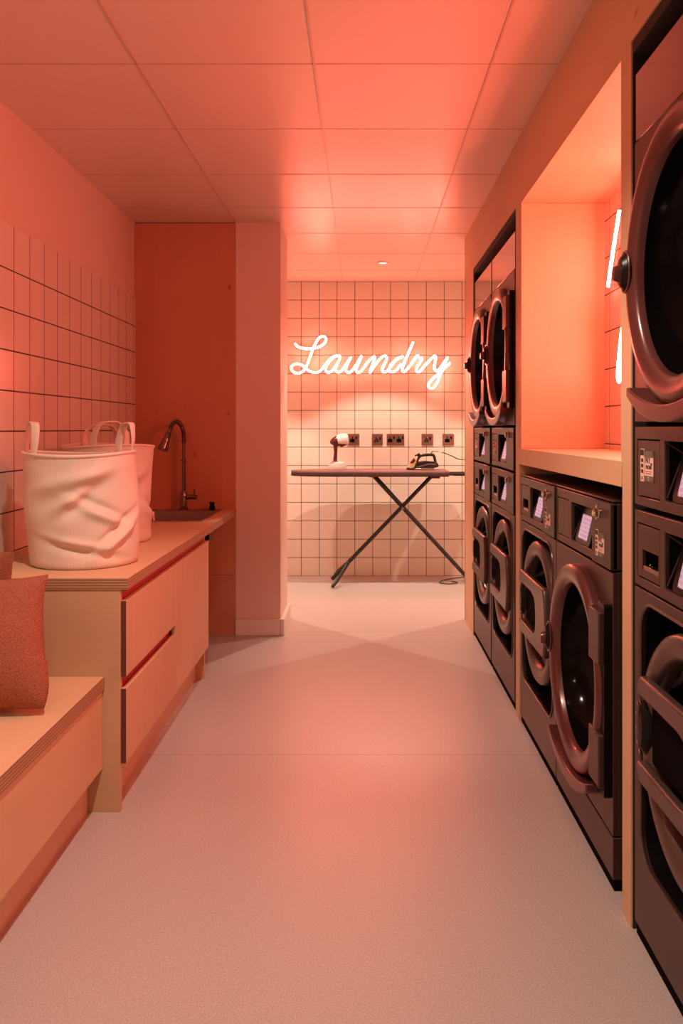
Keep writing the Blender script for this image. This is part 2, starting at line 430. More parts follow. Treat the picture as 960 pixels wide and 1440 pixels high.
for lt in letters:
    b = MB()
    for st in lt:
        b.tube(catmull([sp_(*p) for p in st], 6), .0085, 8)
    b.bm.normal_update()
    for f in b.bm.faces:
        if f.normal.y > .10: f.material_index = 1
    lo = b.build('letter', [M['neon'], M['white_plastic']], sg, world=True, smooth=True, angle=80)
for x, y in ((115,185),(435,105),(95,500),(400,492),(628,325),(730,510),(1080,350),(1446,168),(1515,503),(1670,685),(1862,402)):
    p = sp_(x, y); MB().lathe([(.004, .008),(.004,.042)], 8, (p.x, p.y, p.z), axis='y').build('mounting_pin', M['white_plastic'], sg, world=True)

# neon in the niche (camera sees only the two slanted strokes nearest the far end)
s2 = empty('neon_sign', (AXB, 3.0, 1.7), 0, 'pink neon strokes on the tiles inside the right niche', 'neon sign')
NX = AXB-.028
def st2(pts, r=.0095):
    b = MB().tube(catmull([(NX, y, z) for y, z in pts], 8), r, 8); b.bm.normal_update()
    for f in b.bm.faces:
        if f.normal.x > .2: f.material_index = 1
    b.build('neon_stroke', [M['neon2'], M['white_plastic']], s2, world=True, smooth=True, angle=80)
st2([(3.175,1.752),(3.12,1.86),(3.06,1.965),(3.035,2.01)])
st2([(3.00,1.57),(3.028,1.50),(3.05,1.42),(3.052,1.392),(3.04,1.378),(3.028,1.40),(3.015,1.47),(2.97,1.60)])
st2([(2.90,1.45),(2.86,1.62),(2.78,1.85),(2.72,1.99),(2.68,1.93),(2.74,1.75),(2.80,1.55),(2.76,1.44),(2.68,1.50)])
st2([(2.60,1.80),(2.56,1.62),(2.55,1.48),(2.50,1.44),(2.42,1.56),(2.36,1.80)])
st2([(2.28,1.45),(2.24,1.62),(2.18,1.80),(2.13,1.90)])
for y, z in ((3.17,1.765),(3.045,1.99),(2.995,1.585),(2.86,1.62),(2.56,1.62),(2.24,1.62)):
    MB().lathe([(.004,0),(.004,.03)], 8, (NX, y, z), axis='x').build('mounting_pin', M['white_plastic'], s2, world=True)

# ------------------------------------------------------------------ machines (local frame: x right, y into the wall, z up)
XM = .650; W = .62
def text_mesh(body, size, parent, loc, rx=90, m='ink', name='lettering', bold=0):
    cu = bpy.data.curves.new(name, 'FONT'); cu.body = body; cu.size = size; cu.extrude = .0003; cu.offset = bold
    cu.align_x = 'CENTER'; cu.align_y = 'CENTER'
    o = bpy.data.objects.new(name, cu); COL.objects.link(o)
    bpy.context.view_layer.update()
    me = bpy.data.meshes.new_from_object(o); bpy.data.objects.remove(o); bpy.data.curves.remove(cu)
    me.transform(Matrix.Translation(loc) @ Matrix.Rotation(R(rx), 4, 'X'))
    me.materials.clear(); me.materials.append(M[m])
    o = bpy.data.objects.new(name, me); COL.objects.link(o); o.parent = parent; return o
def pay_stickers(parent, x, z, y, s=1):
    """narrow strip with marks and a peach PAY VIA THE APP PHONE card, centred at x,z"""
    a = MB().plate(rrect(x-.052*s, x-.026*s, z-.042*s, z+.042*s, .003), [], y-.0008, y+.001).build('narrow_sticker', M['sticker'], parent)
    d = MB()
    d.box(x-.051*s, x-.027*s, y-.0014, y, z+.025*s, z+.040*s)
    for k in range(3): d.box(x-.046*s, x-.031*s, y-.0014, y, z+(.008-.014*k)*s, z+(.017-.014*k)*s)
    for k in range(3): d.box(x-.047*s, x-.036*s+.004*(k%2), y-.0014, y, z-(.031+.003*k)*s, z-(.0295+.003*k)*s)
    d.build('sticker_marks', M['ink'], a)
    c = MB().plate(rrect(x-.022*s, x+.040*s, z-.040*s, z+.036*s, .004), [], y-.0008, y+.001).build('payment_sticker', M['sticker'], parent)
    MB().box(x-.022*s, x+.040*s, y-.0015, y, z+.021*s, z+.0365*s).build('sticker_band', M['sticker_grey'], c)
    MB().box(x-.022*s, x+.040*s, y-.0015, y, z-.0405*s, z-.026*s).build('sticker_band', M['sticker_grey'], c)
    text_mesh('PAY', .020*s, c, (x+.001*s, y-.001, z+.0125*s), bold=.0004)
    text_mesh('VIA', .010*s, c, (x+.027*s, y-.001, z+.004*s))
    text_mesh('PHONE', .0125*s, c, (x+.009*s, y-.001, z-.0045*s), bold=.0005)
    MB().box(x-.014*s, x+.03*s, y-.0013, y, z-.0155*s, z-.0145*s).box(x-.014*s, x+.024*s, y-.0013, y, z-.0205*s, z-.0195*s).build('sticker_lines', M['ink'], c)
    MB().lathe([(.005*s, 0),(.0035*s, 0)], 16, (x+.009*s, y-.0017, z-.033*s), axis='y', cap=False).build('sticker_emblem', M['sticker'], c)

def console(root, z0, z1, washer, sticker='left', top=False):
    h = z1-z0; zt = z1-.035; zb = z0+.027
    hole = [(.195,zb),(.43,zb),(.43,zt),(.195,zt)]
    lp = [(.022,zb),(.163,zb),(.163,zt),(.022,zt)]
    pk = [(.053,zb+.018),(.155,zb+.018),(.155,zb+.064),(.053,zb+.064)]
    c = MB().plate([(.002,z0+.003),(W-.002,z0+.003),(W-.002,z1-.003),(.002,z1-.003)], [hole, [(.0195,zb-.003),(.1655,zb-.003),(.1655,zt+.003),(.0195,zt+.003)]], 0, .012)
    c.box(.002, W-.002, .05, .5, z0+.003, z1-.003).box(.002,.012,.0121,.0501,z0+.003,z1-.003).box(W-.012,W-.002,.0121,.0501,z0+.003,z1-.003)
    o = c.build('console', M['body'], root, bevel=.002)
    if washer:
        MB().plate(lp, [pk], .001, .010).build('dispenser_drawer', M['body'], o, bevel=.001)
        MB().box(.02,.165,.045,.049,zb-.002,zt+.002).build('dispenser_recess', M['matte_black'], o)
        MB().box(.055,.153,.004,.044,pk[0][1],pk[0][1]+.005).box(.057,.151,.002,.006,pk[0][1],pk[0][1]+.010).build('dispenser_lip', M['steel'], o, bevel=.001)
        MB().tube([(.072,.014,zb+.024),(.085,.014,zb+.034)], .006, 10).build('dispenser_key', M['chrome'], o, smooth=True)
    else:
        MB().plate(lp, [], .001, .010).build('access_panel', M['body'], o, bevel=.001)
        MB().box(.0175,.1675,.0105,.0125,zb-.005,zt+.005).build('panel_gap', M['matte_black'], o)
    # screen recess: black box, slanted cheek, tilted screen leaning back at the top
    r = MB().box(.19,.435,.046,.0495,zb-.004,zt+.004).box(.186,.194,.012,.049,zb,zt).box(.431,.439,.012,.049,zb,zt).box(.19,.435,.012,.049,zt,zt+.006).box(.19,.435,.012,.049,zb-.006,zb)
    r.build('display_recess', M['black'], o)
    rim = MB().tube([(.197,.004,zt-.003),(.213,.03,zt-.022),(.214,.032,zt-.032),(.200,.004,zb+.006)], .0022, 6)
    rim.build('recess_cheek', M['body'], o, smooth=True)
    tl = Matrix.Translation(Vector((.298,.0,zb+.002))) @ Matrix.Rotation(R(-13), 4, 'X')
    hh = (zt-zb)*.93
    s_ = MB().plate(rrect(-.076,.082,0,hh,.016), [], .004, .012); s_.xf(tl)
    so = s_.build('touch_display', M['black'], o, bevel=.001)
    s_ = MB().plate(rrect(-.047,.047,.014,hh-.022,.004), [], .0028, .0045); s_.xf(tl)
    s_.build('screen', M['screen'], so)
    # right panel, a little proud, with the key knob
    rp = MB().plate(rrect(.446, W-.002, z0+.004, z1-.004, .003), [], -.006, .012).build('right_panel', M['body_dark'], o, bevel=.002)
    if sticker == 'left': pay_stickers(o, .09, z0+.098, .0005, .9)
    if sticker == 'right': pay_stickers(o, .528, z0+.06, -.0065, .85)
    MB().plate(rrect(.480,.502,z1-.062,z1-.012,.009), [], -.0072, -.004).build('symbol_sticker', M['sticker_grey'], o)
    MB().lathe([(.0035,0),(.0035,.001)], 10, (.491,-.0080,z1-.022), axis='y').lathe([(.0035,0),(.0035,.001)], 10, (.491,-.0080,z1-.037), axis='y').lathe([(.0035,0),(.0035,.001)], 10, (.491,-.0080,z1-.052), axis='y').build('symbols', M['sticker'], o)
    MB().lathe([(.0,-.026),(.008,-.026),(.0115,-.022),(.0115,-.014),(.0135,-.012),(.0135,-.004)], 24, (.523,0,z1-.036), axis='y', cap=False).build('lock_knob', M['chrome'], o, smooth=True)
    return o

def washer(root, zb=0):
    """body with rounded recess and door; z from the floor"""
    MB().box(.004, W-.004, .004, .66, .0, .03).build('plinth', M['matte_black'], root)
    hole = rrect(.045, W-.045, .195, .802, .075, 8)
    b = MB().plate([(.002,.03),(W-.002,.03),(W-.002,.827),(.002,.827)], [hole], 0, .012)
    b.box(.002, W-.002, .13, .66, .03, .827).box(.002,.016,.0121,.13,.03,.827).box(W-.016,W-.002,.0121,.13,.03,.827)
    body = b.build('body', M['body'], root, bevel=.0015)
    # rim trim of the opening
    MB().tube([(x, .0, z) for x, z in hole], .0045, 8, closed=True).build('opening_trim', M['ring'], body, smooth=True)
    ln = MB()
    vs = [[ln.bm.verts.new((x, y, z)) for x, z in hole] for y in (.012, .122)]
    n = len(hole)
    for k in range(n): ln.bm.faces.new((vs[0][k], vs[0][(k+1)%n], vs[1][(k+1)%n], vs[1][k]))
    ln.bm.faces.new(vs[1])
    ln.build('opening_liner', M['black'], body, smooth=True)
    # door
    cx, cz = W/2, .517
    d = MB().lathe([(.205,.10),(.246,.10),(.262,.06),(.265,.018),(.262,.004),(.254,-.003),(.235,-.004),(.214,.001),(.206,.008),(.199,.03),(.190,.06)], 64, (cx,0,cz), axis='y', cap=False)
    door = d.build('washer_door', M['ring'], root, smooth=True, angle=50)
    MB().lathe([(.001,.085),(.10,.08),(.15,.065),(.18,.045),(.195,.032)], 64, (cx,0,cz), axis='y', cap=False).build('door_glass', M['glass'], door, smooth=True)
    # c-shaped grip: upper and lower bands joined at the right
    ro = .243
    def arc(z0, z1, sgn, n=8):
        return [(cx+sgn*math.sqrt(max(ro*ro-(z)**2, 0)), cz+z) for z in [z0+(z1-z0)*k/n for k in range(n+1)]]
    out = []
    out += arc(-.118, .125, 1, 14)                       # right side going up
    out += arc(.125, .078, -1, 4)                        # left end of the upper band
    nt = [(-.12,.078),(.02,.075),(.055,.066),(.078,.045),(.085,.015),(.085,-.02),(.078,-.048),(.055,-.066),(.02,-.072),(-.12,-.074)]
    out += [(cx+x, cz+z) for x, z in nt]
    out += arc(-.074, -.118, -1, 4)
    gp = MB().plate(out, [], -.024, .0)
    grip = gp.build('door_handle', M['ring'], door, bevel=.007, seg=3)
    # black latch in the notch
    lt = MB().lathe([(.0,-.018),(.030,-.016),(.042,-.004),(.046,.02)], 32, (cx-.232,0,cz-.0), axis='y', sx=.7, sz=1.5, cap=False)
    lt.build('latch', M['black'], door, smooth=True)
    MB().box(cx-.20, cx+.08, .0, .025, cz-.073, cz+.076).build('grip_well', M['matte_black'], door, bevel=.01)
    for k in range(6):
        a = R(90+k*34); MB().lathe([(0,-.003),(.004,-.001),(.004,.004)], 8, (cx-.232+.03*math.cos(a), -.012, cz+.058*math.sin(a)), axis='y', cap=False).build('screw', M['chrome'], door)
    MB().plate([(cx-.175,.722),(cx-.13,.722),(cx-.152,.768)], [], .112, .118).build('warning_label', M['amber'], body)
    return door

def dryer(root, z0, z1, cz):
    """dryer section between z0 and z1, door centre cz"""
    cx = W/2
    h1 = ell(cx, cz, .290, .296, 56)
    b = MB().plate([(.002,z0+.003),(W-.002,z0+.003),(W-.002,min(cz+.333,z1)-.002),(.002,min(cz+.333,z1)-.002)], [h1], 0, .012)
    b.box(.002, W-.002, .13, .66, z0+.003, z1).box(.002,.014,.0121,.1301,z0+.003,z1).box(W-.014,W-.002,.0121,.1301,z0+.003,z1)
    body = b.build('dryer_body', M['body'], root, bevel=.0015)
    if z1-(cz+.333) > .05:
        MB().box(.002, W-.002, .002, .074, cz+.334, z1).build('fascia', M['fascia'], root, bevel=.002)
    col = MB().lathe([(.290,.001),(.285,.02),(.262,.05),(.262,.074)], 56, (cx,0,cz), axis='y', sz=1.02, cap=False)
    col.build('door_collar', M['body'], body, smooth=True)
    d = MB().lathe([(.252,.055),(.270,.045),(.283,.02),(.286,-.016),(.282,-.028),(.274,-.033),(.262,-.034),(.243,-.030),(.233,-.026),(.228,-.018),(.224,.02)], 72, (cx,0,cz), axis='y', sz=1.055, cap=False)
    door = d.build('dryer_door', M['ring_red'], root, smooth=True, angle=50)
    MB().lathe([(.001,.12),(.08,.118),(.14,.112),(.18,.10),(.205,.075),(.222,.03),(.227,-.008)], 72, (cx,0,cz), axis='y', sz=1.055, cap=False).build('door_glass', M['glass'], door, smooth=True)
    # hinge cover on the right
    hp = MB().plate(rrect(cx+.246, W-.006, cz-.26, cz+.245, .01), [], -.022, .0)
    hg = hp.build('hinge_cover', M['black'], root, bevel=.003)
    MB().box(cx+.205, W-.010, -.036, -.0, cz+.085, cz+.225).build('hinge_block', M['body'], hg, bevel=.004)
    MB().box(cx+.205, W-.010, -.036, -.0, cz-.235, cz-.095).build('hinge_block', M['body'], hg, bevel=.004)
    MB().lathe([(.0,-.006),(.012,-.004),(.012,.004)], 20, (W-.03,-.024,cz+.20), axis='y', cap=False).build('hinge_bolt', M['steel'], hg)
    # curved lip under the door
    top, bot = [], []
    for k in range(17):
        t = -1+2*k/16; x = cx+t*.225
        top.append((x, cz-.300+.046*t*t)); bot.append((x, cz-.336+.060*abs(t)**2.2))
    lip = MB().plate(top+bot[::-1], [], -.048, .006)
    lip.build('door_lip', M['ring_red'], root, bevel=.004)
    # round catch at the left edge of the door
    k_ = MB().lathe([(.0,-.022),(.024,-.021),(.032,-.012),(.033,.01)], 32, (cx-.272,-.026,cz+.018), axis='y', sx=.9, sz=1.35, cap=False)
    kn = k_.build('door_catch', M['black'], door, smooth=True)
    MB().tube(catmull([(cx-.272+.034*.9*math.cos(2*PI*k/16), -.034, cz+.018+.034*1.4*math.sin(2*PI*k/16)) for k in range(16)], 2, True), .0035, 6, closed=True).build('catch_rim', M['ring_red'], kn, smooth=True)
    MB().lathe([(.0,-.032),(.012,-.031),(.016,-.02),(.016,.01)], 20, (cx-.272,-.032,cz+.014), axis='y', sz=1.3, cap=False).build('catch_button', M['ring_red'], kn, smooth=True)
    return door

def place(name, y, label, cat, group):
    return empty(name, (XM, y, 0), R(-90), label, cat, group)
G1 = 'stacked washer dryer towers'
st = place('stacked_washer_dryer', 1.953, 'stacked dark brown washer and dryer nearest the camera, cropped by the right edge', 'laundry machine', G1)
washer(st)
console(st, .829, 1.012, True, sticker='none')
console(st, 1.018, 1.208, False, sticker='left')
dryer(st, 1.213, 2.045, 1.549)
for y, lb in ((4.112-.008, 'stacked dark brown washer and dryer just left of the plywood niche'), (4.747, 'farthest stacked brown washer and dryer, by the end of the plywood surround')):
    c = dup(st); c.location = (XM, y, 0); c['label'] = lb
m1 = place('washing_machine', 3.362, 'single brown front-loading washer under the shelf, left machine with recessed door', 'washing machine', None)
washer(m1); console(m1, .829, 1.008, True, sticker='right')
MB().box(.003, W-.003, .001, .655, 1.0085, 1.014).build('top_panel', M['body'], m1, bevel=.002)
m2 = place('tumble_dryer', 2.738, 'single brown dryer under the shelf with big round protruding black door', 'tumble dryer', None)
MB().box(.004, W-.004, .004, .66, .0, .03).build('plinth', M['matte_black'], m2)
MB().box(.002, W-.002, .0, .66, .03, .138).build('kick_panel', M['body'], m2, bevel=.0015)
dryer(m2, .14, .827, .497); console(m2, .829, 1.008, False, sticker='right')
MB().box(.003, W-.003, .001, .655, 1.0085, 1.014).build('top_panel', M['body'], m2, bevel=.002)

# ------------------------------------------------------------------ left: bench, cabinet, worktop
CT = .7325; CF = -.732
wt = MB()
# worktop with a cut-out for the sink
sx0, sx1, sy0, sy1 = -1.20, -.815, 4.13, 4.70
b = bmesh.new()
wt.box(XL+.007, CF, 2.556, sy0, CT-.035, CT, mats={'+x':1,'-y':1})
wt.box(XL+.007, CF, sy1, 4.7565, CT-.035, CT, mats={'+x':1})
wt.box(XL+.007, sx0, sy0, sy1, CT-.035, CT)
wt.box(sx1, CF, sy0, sy1, CT-.035, CT, mats={'+x':1})
o = wt.build('worktop', [M['ply_h'], M['edge']])
tag(o, 'long plywood worktop on the left carrying the bags and sink', 'worktop')
# cabinet
cb = empty('base_cabinet', (-1.0, 3.2, 0), 0, 'low plywood base cabinet with two drawers and two doors under the worktop', 'cabinet')
MB().box(XL+.01, -.757, 2.560, 2.580, 0, CT-.0355).build('side_panel', M['ply_x'], cb, world=True, bevel=.001)
MB().box(XL+.01, -.757, 3.925, 3.945, 0, CT-.0355).build('side_panel', M['ply_x'], cb, world=True, bevel=.001)
MB().box(XL+.01, -.775, 2.581, 3.924, .11, .13).box(XL+.01, XL+.03, 2.581, 3.924, .13, CT-.04).box(XL+.03, -.775, 3.236, 3.252, .13, CT-.04).build('carcass', M['ply'], cb, world=True)
MB().box(-.775, -.765, 2.581, 3.924, .655, CT-.0355).box(-.775, -.765, 2.581, 3.24, .37, .43).build('recess_rail', M['red_board'], cb, world=True)
MB().box(-.815, -.797, 2.581, 3.924, 0, .109).build('kickboard', M['ply_h'], cb, world=True)
def front(nm, y0, y1, z0, z1):
    return MB().box(-.7565, -.7405, y0, y1, z0, z1, mats={'-y':1} if nm == 'drawer' else None).build(nm, [M['ply'], M['dark_edge']], cb, world=True, bevel=.001)  # near edges of the drawers get a darker red-brown
front('drawer', 2.568, 3.243, .4215, .660)
front('drawer', 2.568, 3.243, .149, .384)
front('door', 3.2465, 3.592, .149, .660)
front('door', 3.5955, 3.944, .149, .660)
MB().box(-.760, -.744, 3.946, 3.985, .660, .695).build('worktop_bracket', M['matte_black'], cb, world=True)
# bench
bn = empty('bench', (-1.0, 1.6, 0), 0, 'low plywood bench running along the left wall toward the camera', 'bench')
MB().box(XL+.002, -.806, -.9, 2.5585, .385, .425, mats={'+x':1,'-y':1}).build('seat_board', [M['ply_h'], M['edge']], bn, world=True)
MB().box(-.835, -.812, -.9, 2.557, .138, .3845).build('front_panel', M['ply_h'], bn, world=True)
MB().box(-.875, -.858, -.9, 2.557, 0, .1375).build('kickboard', M['ply_h'], bn, world=True)
MB().box(XL+.01, -.836, -.9, -.88, 0, .384).box(XL+.01,-.858,-.88,2.55,.1,.138).build('carcass', M['ply_x'], bn, world=True)

# sink
sk = empty('sink', (-1.0, 4.4, CT), 0, 'rectangular steel sink set into the far end of the worktop', 'sink')
r = MB().plate([(sx0-.01, sy0-.010),(sx1+.010, sy0-.010),(sx1+.010, sy1+.035),(sx0-.01, sy1+.035)], [rrect(sx0+.006, sx1-.006, sy0+.008, sy1-.075, .03)], 0, .003)
# plate() works in xz: swing it flat
r.xf(Matrix(((1,0,0,0),(0,0,1,0),(0,1,0,CT+.0005),(0,0,0,1)))).build('rim', M['steel'], sk, world=True, bevel=.001)
bw = MB(); lp = rrect(sx0+.006, sx1-.006, sy0+.008, sy1-.075, .03)
lo = [( (x-(-1.0075))*.93-1.0075, (y-4.38)*.93+4.38) for x, y in lp]
A = [bw.bm.verts.new((x, y, CT+.0005)) for x, y in lp]; B = [bw.bm.verts.new((x, y, CT-.15)) for x, y in lo]
for k in range(len(lp)): bw.bm.faces.new((A[k], A[(k+1)%len(lp)], B[(k+1)%len(lp)], B[k]))
bw.bm.faces.new(B)
bw.build('basin', M['steel'], sk, world=True, smooth=True)
MB().lathe([(.0,CT-.148),(.03,CT-.148),(.04,CT-.146),(.042,CT-.149)], 24, (-1.0,4.38,0), cap=False).build('drain', M['chrome'], sk, world=True, smooth=True)
# faucet
fy = 4.688; fxx = -1.022
fc = empty('faucet', (fxx, fy, CT+.004), 0, 'tall dark chrome spring-neck faucet behind the sink', 'faucet')
MB().lathe([(.026,CT+.004),(.026,CT+.012),(.019,CT+.018),(.019,CT+.10),(.016,CT+.106),(.012,CT+.112)], 24, (fxx,fy,0)).build('faucet_base', M['dark_chrome'], fc, world=True, smooth=True)
MB().lathe([(.0105,CT+.11),(.0105,CT+.28),(.014,CT+.282),(.014,CT+.292),(.009,CT+.296),(.009,CT+.40)], 20, (fxx,fy,0)).build('riser', M['dark_chrome'], fc, world=True, smooth=True)
neck = catmull([(fxx,fy,CT+.39),(fxx,fy,CT+.43),(fxx-.008,fy-.01,CT+.478),(fxx-.028,fy-.035,CT+.508),(fxx-.050,fy-.06,CT+.495),(fxx-.060,fy-.072,CT+.468)], 8)
MB().tube(neck, .0085, 12).build('neck', M['dark_chrome'], fc, world=True, smooth=True)
sp = MB()
nk = catmull(neck, 3)
for i in range(0, len(nk)-3, 3):
    t = (nk[i+1]-nk[i]).normalized(); u = t.orthogonal().normalized(); v = t.cross(u)
    sp.tube([nk[i]+(u*math.cos(2*PI*k/12)+v*math.sin(2*PI*k/12))*.0115 for k in range(12)], .002, 5, closed=True)
sp.build('spring', M['dark_chrome'], fc, world=True, smooth=True)
e = Vector((fxx-.062,fy-.074,CT+.462)); d = Vector((-.30,-.15,-.92)).normalized()
hd = [(0,.013),(.02,.013),(.024,.018),(.03,.018),(.035,.016),(.07,.022),(.105,.029),(.118,.031),(.126,.027)]
MB().tube([e+d*a for a, _ in hd], [q for _, q in hd], 20).build('spray_head', M['dark_chrome'], fc, world=True, smooth=True)
MB().tube([(fxx+.01,fy-.004,CT+.078),(fxx+.075,fy-.02,CT+.078)], .0145, 16).tube([(fxx+.064,fy-.017,CT+.085),(fxx+.062,fy-.017,CT+.125)], .0045, 8).build('lever', M['dark_chrome'], fc, world=True, smooth=True)
pk = MB().lathe([(.0,.0),(.017,0),(.017,.018),(.012,.022),(.012,.034),(.016,.036),(.016,.042),(0,.042)], 20, (-.862,4.70,CT+.0035), cap=False).build('sink_stopper', M['matte_black'], smooth=True)
tag(pk, 'small black stopper standing on the sink rim', 'sink stopper')

# ------------------------------------------------------------------ corduroy laundry bags
def bag(cx, cy, h, r0, r1, rot, label, seed, folds, handles, lean=(0,0)):
    t = empty('laundry_bag', (cx, cy, CT), rot, label, 'laundry bag', 'cream corduroy laundry bags')
    na, nh = 160, 70
    b = MB(); rings = []
    def rad(a, s_):
        r = r0*(1-s_)+r1*s_
        if s_ < .06: r *= .93+.07*math.sqrt(max(0, 1-(1-s_/.06)**2))
        r += .010*math.sin(s_*PI)*math.sin(2*a+seed)
        n1 = noise.noise(Vector((math.cos(a)*1.7, math.sin(a)*1.7, s_*2.2+seed*3.1)))
        r += .016*n1*math.sin(min(1, s_*1.1)*PI)
        for (fa, fs, wa, ws, amp, sl) in folds:
            da = (a-fa+PI) % (2*PI)-PI; ds = s_-fs-sl*da
            g_ = math.exp(-(da/wa)**2)
            r += amp*g_*(math.exp(-(ds/ws)**2) - .75*math.exp(-((ds-ws*1.6)/(ws*.8))**2))
        return r
    def P(a, s_, off=0):
        r = rad(a, s_)+off
        sx_ = lean[0]*s_; sy_ = lean[1]*s_
        return Vector((r*math.cos(a)+sx_, r*math.sin(a)*.97+sy_, s_*h+.006*math.sin(2*a+seed)*s_))
    for j in range(nh+1):
        s_ = j/nh
        rings.append([b.bm.verts.new(P(2*PI*i/na, s_)) for i in range(na)])
    for j in range(nh-4, int(nh*.25), -3):
        s_ = j/nh
        rings.append([b.bm.verts.new(P(2*PI*i/na, s_, -.006)) for i in range(na)])
    for A, B in zip(rings, rings[1:]):
        for i in range(na): b.bm.faces.new((A[i],A[(i+1)%na],B[(i+1)%na],B[i]))
    b.bm.faces.new(rings[0][::-1]); b.bm.faces.new(rings[-1])
    b.build('bag_body', M['cord'], t, smooth=True, angle=80)
    MB().tube([P(2*PI*i/96, 1.0, 0)+Vector((0,0,-.003)) for i in range(96)], .0055, 8, closed=True).build('rim_piping', M['cord_strap'], t, smooth=True)
    for (a, spread, hh, out, tw) in handles:
        p0 = P(a-spread, .90, -.012); p1 = P(a+spread, .90, -.012)
        q0 = P(a-spread, 1.0, -.010); q1 = P(a+spread, 1.0, -.010)
        mid = (q0+q1)/2+Vector((math.cos(a)*out, math.sin(a)*out, hh))
        side = (q1-q0)
        pts = catmull([p0, q0, q0+Vector((0,0,hh*.45))+Vector((math.cos(a)*out*.5, math.sin(a)*out*.5, 0)), mid-side*.30, mid+Vector((0,0,hh*.09)), mid+side*.30, q1+Vector((0,0,hh*.5))+Vector((math.cos(a+tw)*out*.5, math.sin(a+tw)*out*.5, 0)), q1, p1], 7)
        MB().strap(pts, [Vector((math.cos(a+tw), math.sin(a+tw), 0))*math.sin(PI*k/(len(pts)-1))+Vector((-math.sin(a), math.cos(a), 0))*math.cos(PI*k/(len(pts)-1)) for k in range(len(pts))], .026, .007).build('handle', M['cord_strap'], t, smooth=True, angle=60)
    return t
V = R(-70)  # direction roughly toward the camera
bag(-.970, 2.862, .385, .180, .186, 0, 'big crumpled cream corduroy laundry bag nearest the camera on the worktop', 1.3,
    [(R(-62),.70,.35,.07,-.020,.12), (R(-50),.46,.45,.05,.020,-.22), (R(-78),.54,.30,.06,-.026,.25), (R(-35),.26,.40,.05,.024,.30), (R(-75),.16,.6,.04,-.016,-.10), (R(-100),.62,.4,.08,-.012,.15)],
    [(R(212),.36,.092,-.01,.0), (R(38),.36,.092,.01,.2)], lean=(-.018, 0))
bag(-1.062, 3.42, .400, .178, .186, R(20), 'cream corduroy laundry bag behind the big crumpled one, nearer the sink', 4.1,
    [(R(-60),.55,.4,.08,-.014,.2), (R(-30),.3,.4,.06,.012,-.2)],
    [(R(97),.40,.075,.0,.0), (R(-90),.36,.085,.01,.3)])

# ------------------------------------------------------------------ cushions
def cushion(loc, rot, w_, h_, t_, label, seed):
    b = MB(); n = 40; top = {}; bot = {}
    for i in range(n+1):
        for j in range(n+1):
            u = -1+2*i/n; v = -1+2*j/n
            pu = 1-.10*(1-v*v)**1; pv = 1-.10*(1-u*u)
            e_ = max(0, (1-u**2))**.55*max(0, (1-v**2))**.55
            th = t_/2*e_*(1+.12*noise.noise(Vector((u*1.5, v*1.5, seed))))
            x = u*w_/2*(1-.10*(1-v*v)*(1 if v > -.3 else .75)-(.10*(max(0,-v-.55)/.45)**2*abs(u)**2)); z = v*h_/2*(1-.06*(1-u*u)) + (.010*(abs(u)**3) if v < 0 else 0)*(-v)
            x *= 1-(.25*(v+1)/2 if h_ < .4 else 0)
            x += .012*noise.noise(Vector((u, v, seed+5))); 
            for dct, sg_ in ((top, -1), (bot, 1)):
                edge = i in (0, n) or j in (0, n)
                if dct is bot and edge: bot[i,j] = top[i,j]; continue
                dct[i,j] = b.bm.verts.new((x, sg_*th, z))
    for i in range(n):
        for j in range(n):
            b.bm.faces.new((top[i,j],top[i+1,j],top[i+1,j+1],top[i,j+1]))
            b.bm.faces.new((bot[i,j],bot[i,j+1],bot[i+1,j+1],bot[i+1,j]))
    o = b.build('cushion', M['knit'], smooth=True, angle=80)
    o.location = loc; o.rotation_euler = rot
    bpy.context.view_layer.update()
    o.location.z += .4256-min((o.matrix_world @ v.co).z for v in o.data.vertices)
    tag(o, label, 'cushion', 'rust knit cushions on the bench'); return o
cushion((-1.062, 2.285, .618), (R(-22), R(-3), R(-4)), .45, .375, .18, 'rust red knitted cushion in front, leaning on the end of the bench', 1)
cushion((-1.170, 2.488, .655), (R(-3), R(2), R(-22)), .26, .42, .085, 'rust red cushion mostly hidden behind the front cushion', 2)

# ------------------------------------------------------------------ ironing board
ZB = .882; Y0, Y1 = 6.205, 6.545; XA, XB_ = -.555, .665
ib = empty('ironing_board', (.2, 6.37, 0), 0, 'ironing board with mauve cover and black crossed legs before the far wall', 'ironing board')
yc = (Y0+Y1)/2; hw = (Y1-Y0)/2
prof = []
for k in range(25):                                   # tapered nose
    t = k/24; x = XA+.42*t
    prof.append((x, hw*(1-(1-t)**2.2)**.62))
outl = [(x, yc-q) for x, q in prof]+[(XB_-.03, Y0),(XB_-.008, Y0+.012),(XB_, Y0+.04),(XB_, Y1-.04),(XB_-.008, Y1-.012),(XB_-.03, Y1)]+[(x, yc+q) for x, q in prof[:0:-1]]
bd = MB().plate(outl, [], 0, .024)
bd.xf(Matrix(((1,0,0,0),(0,0,1,0),(0,1,0,ZB-.026),(0,0,0,1))))
bd.build('board', M['board_cloth'], ib, world=True, bevel=.010, seg=3)
hem = MB().plate(outl, [], 0, .022)
hem.xf(Matrix(((1,0,0,0),(0,0,1,0),(0,1,0,ZB-.047),(0,0,0,1)))).build('cover_hem', mat('dark_mauve_hem', (.06,.028,.028), .9), ib, world=True, bevel=.004)
rest = MB()
for y in (6.25, 6.36, 6.50): rest.tube([(XB_-.06, y, ZB-.032), (.98, y, ZB-.030)], .0085, 8)
rest.tube([(.98, 6.24, ZB-.030), (.98, 6.51, ZB-.030)], .009, 8).box(.70, .97, 6.24, 6.51, ZB-.042, ZB-.036)
rest.build('iron_rest', M['iron_black'], ib, world=True)
MB().tube([(.545,6.36,ZB-.045),(-.235,6.36,.03)], .0155, 12).build('leg', M['iron_black'], ib, world=True, smooth=True)
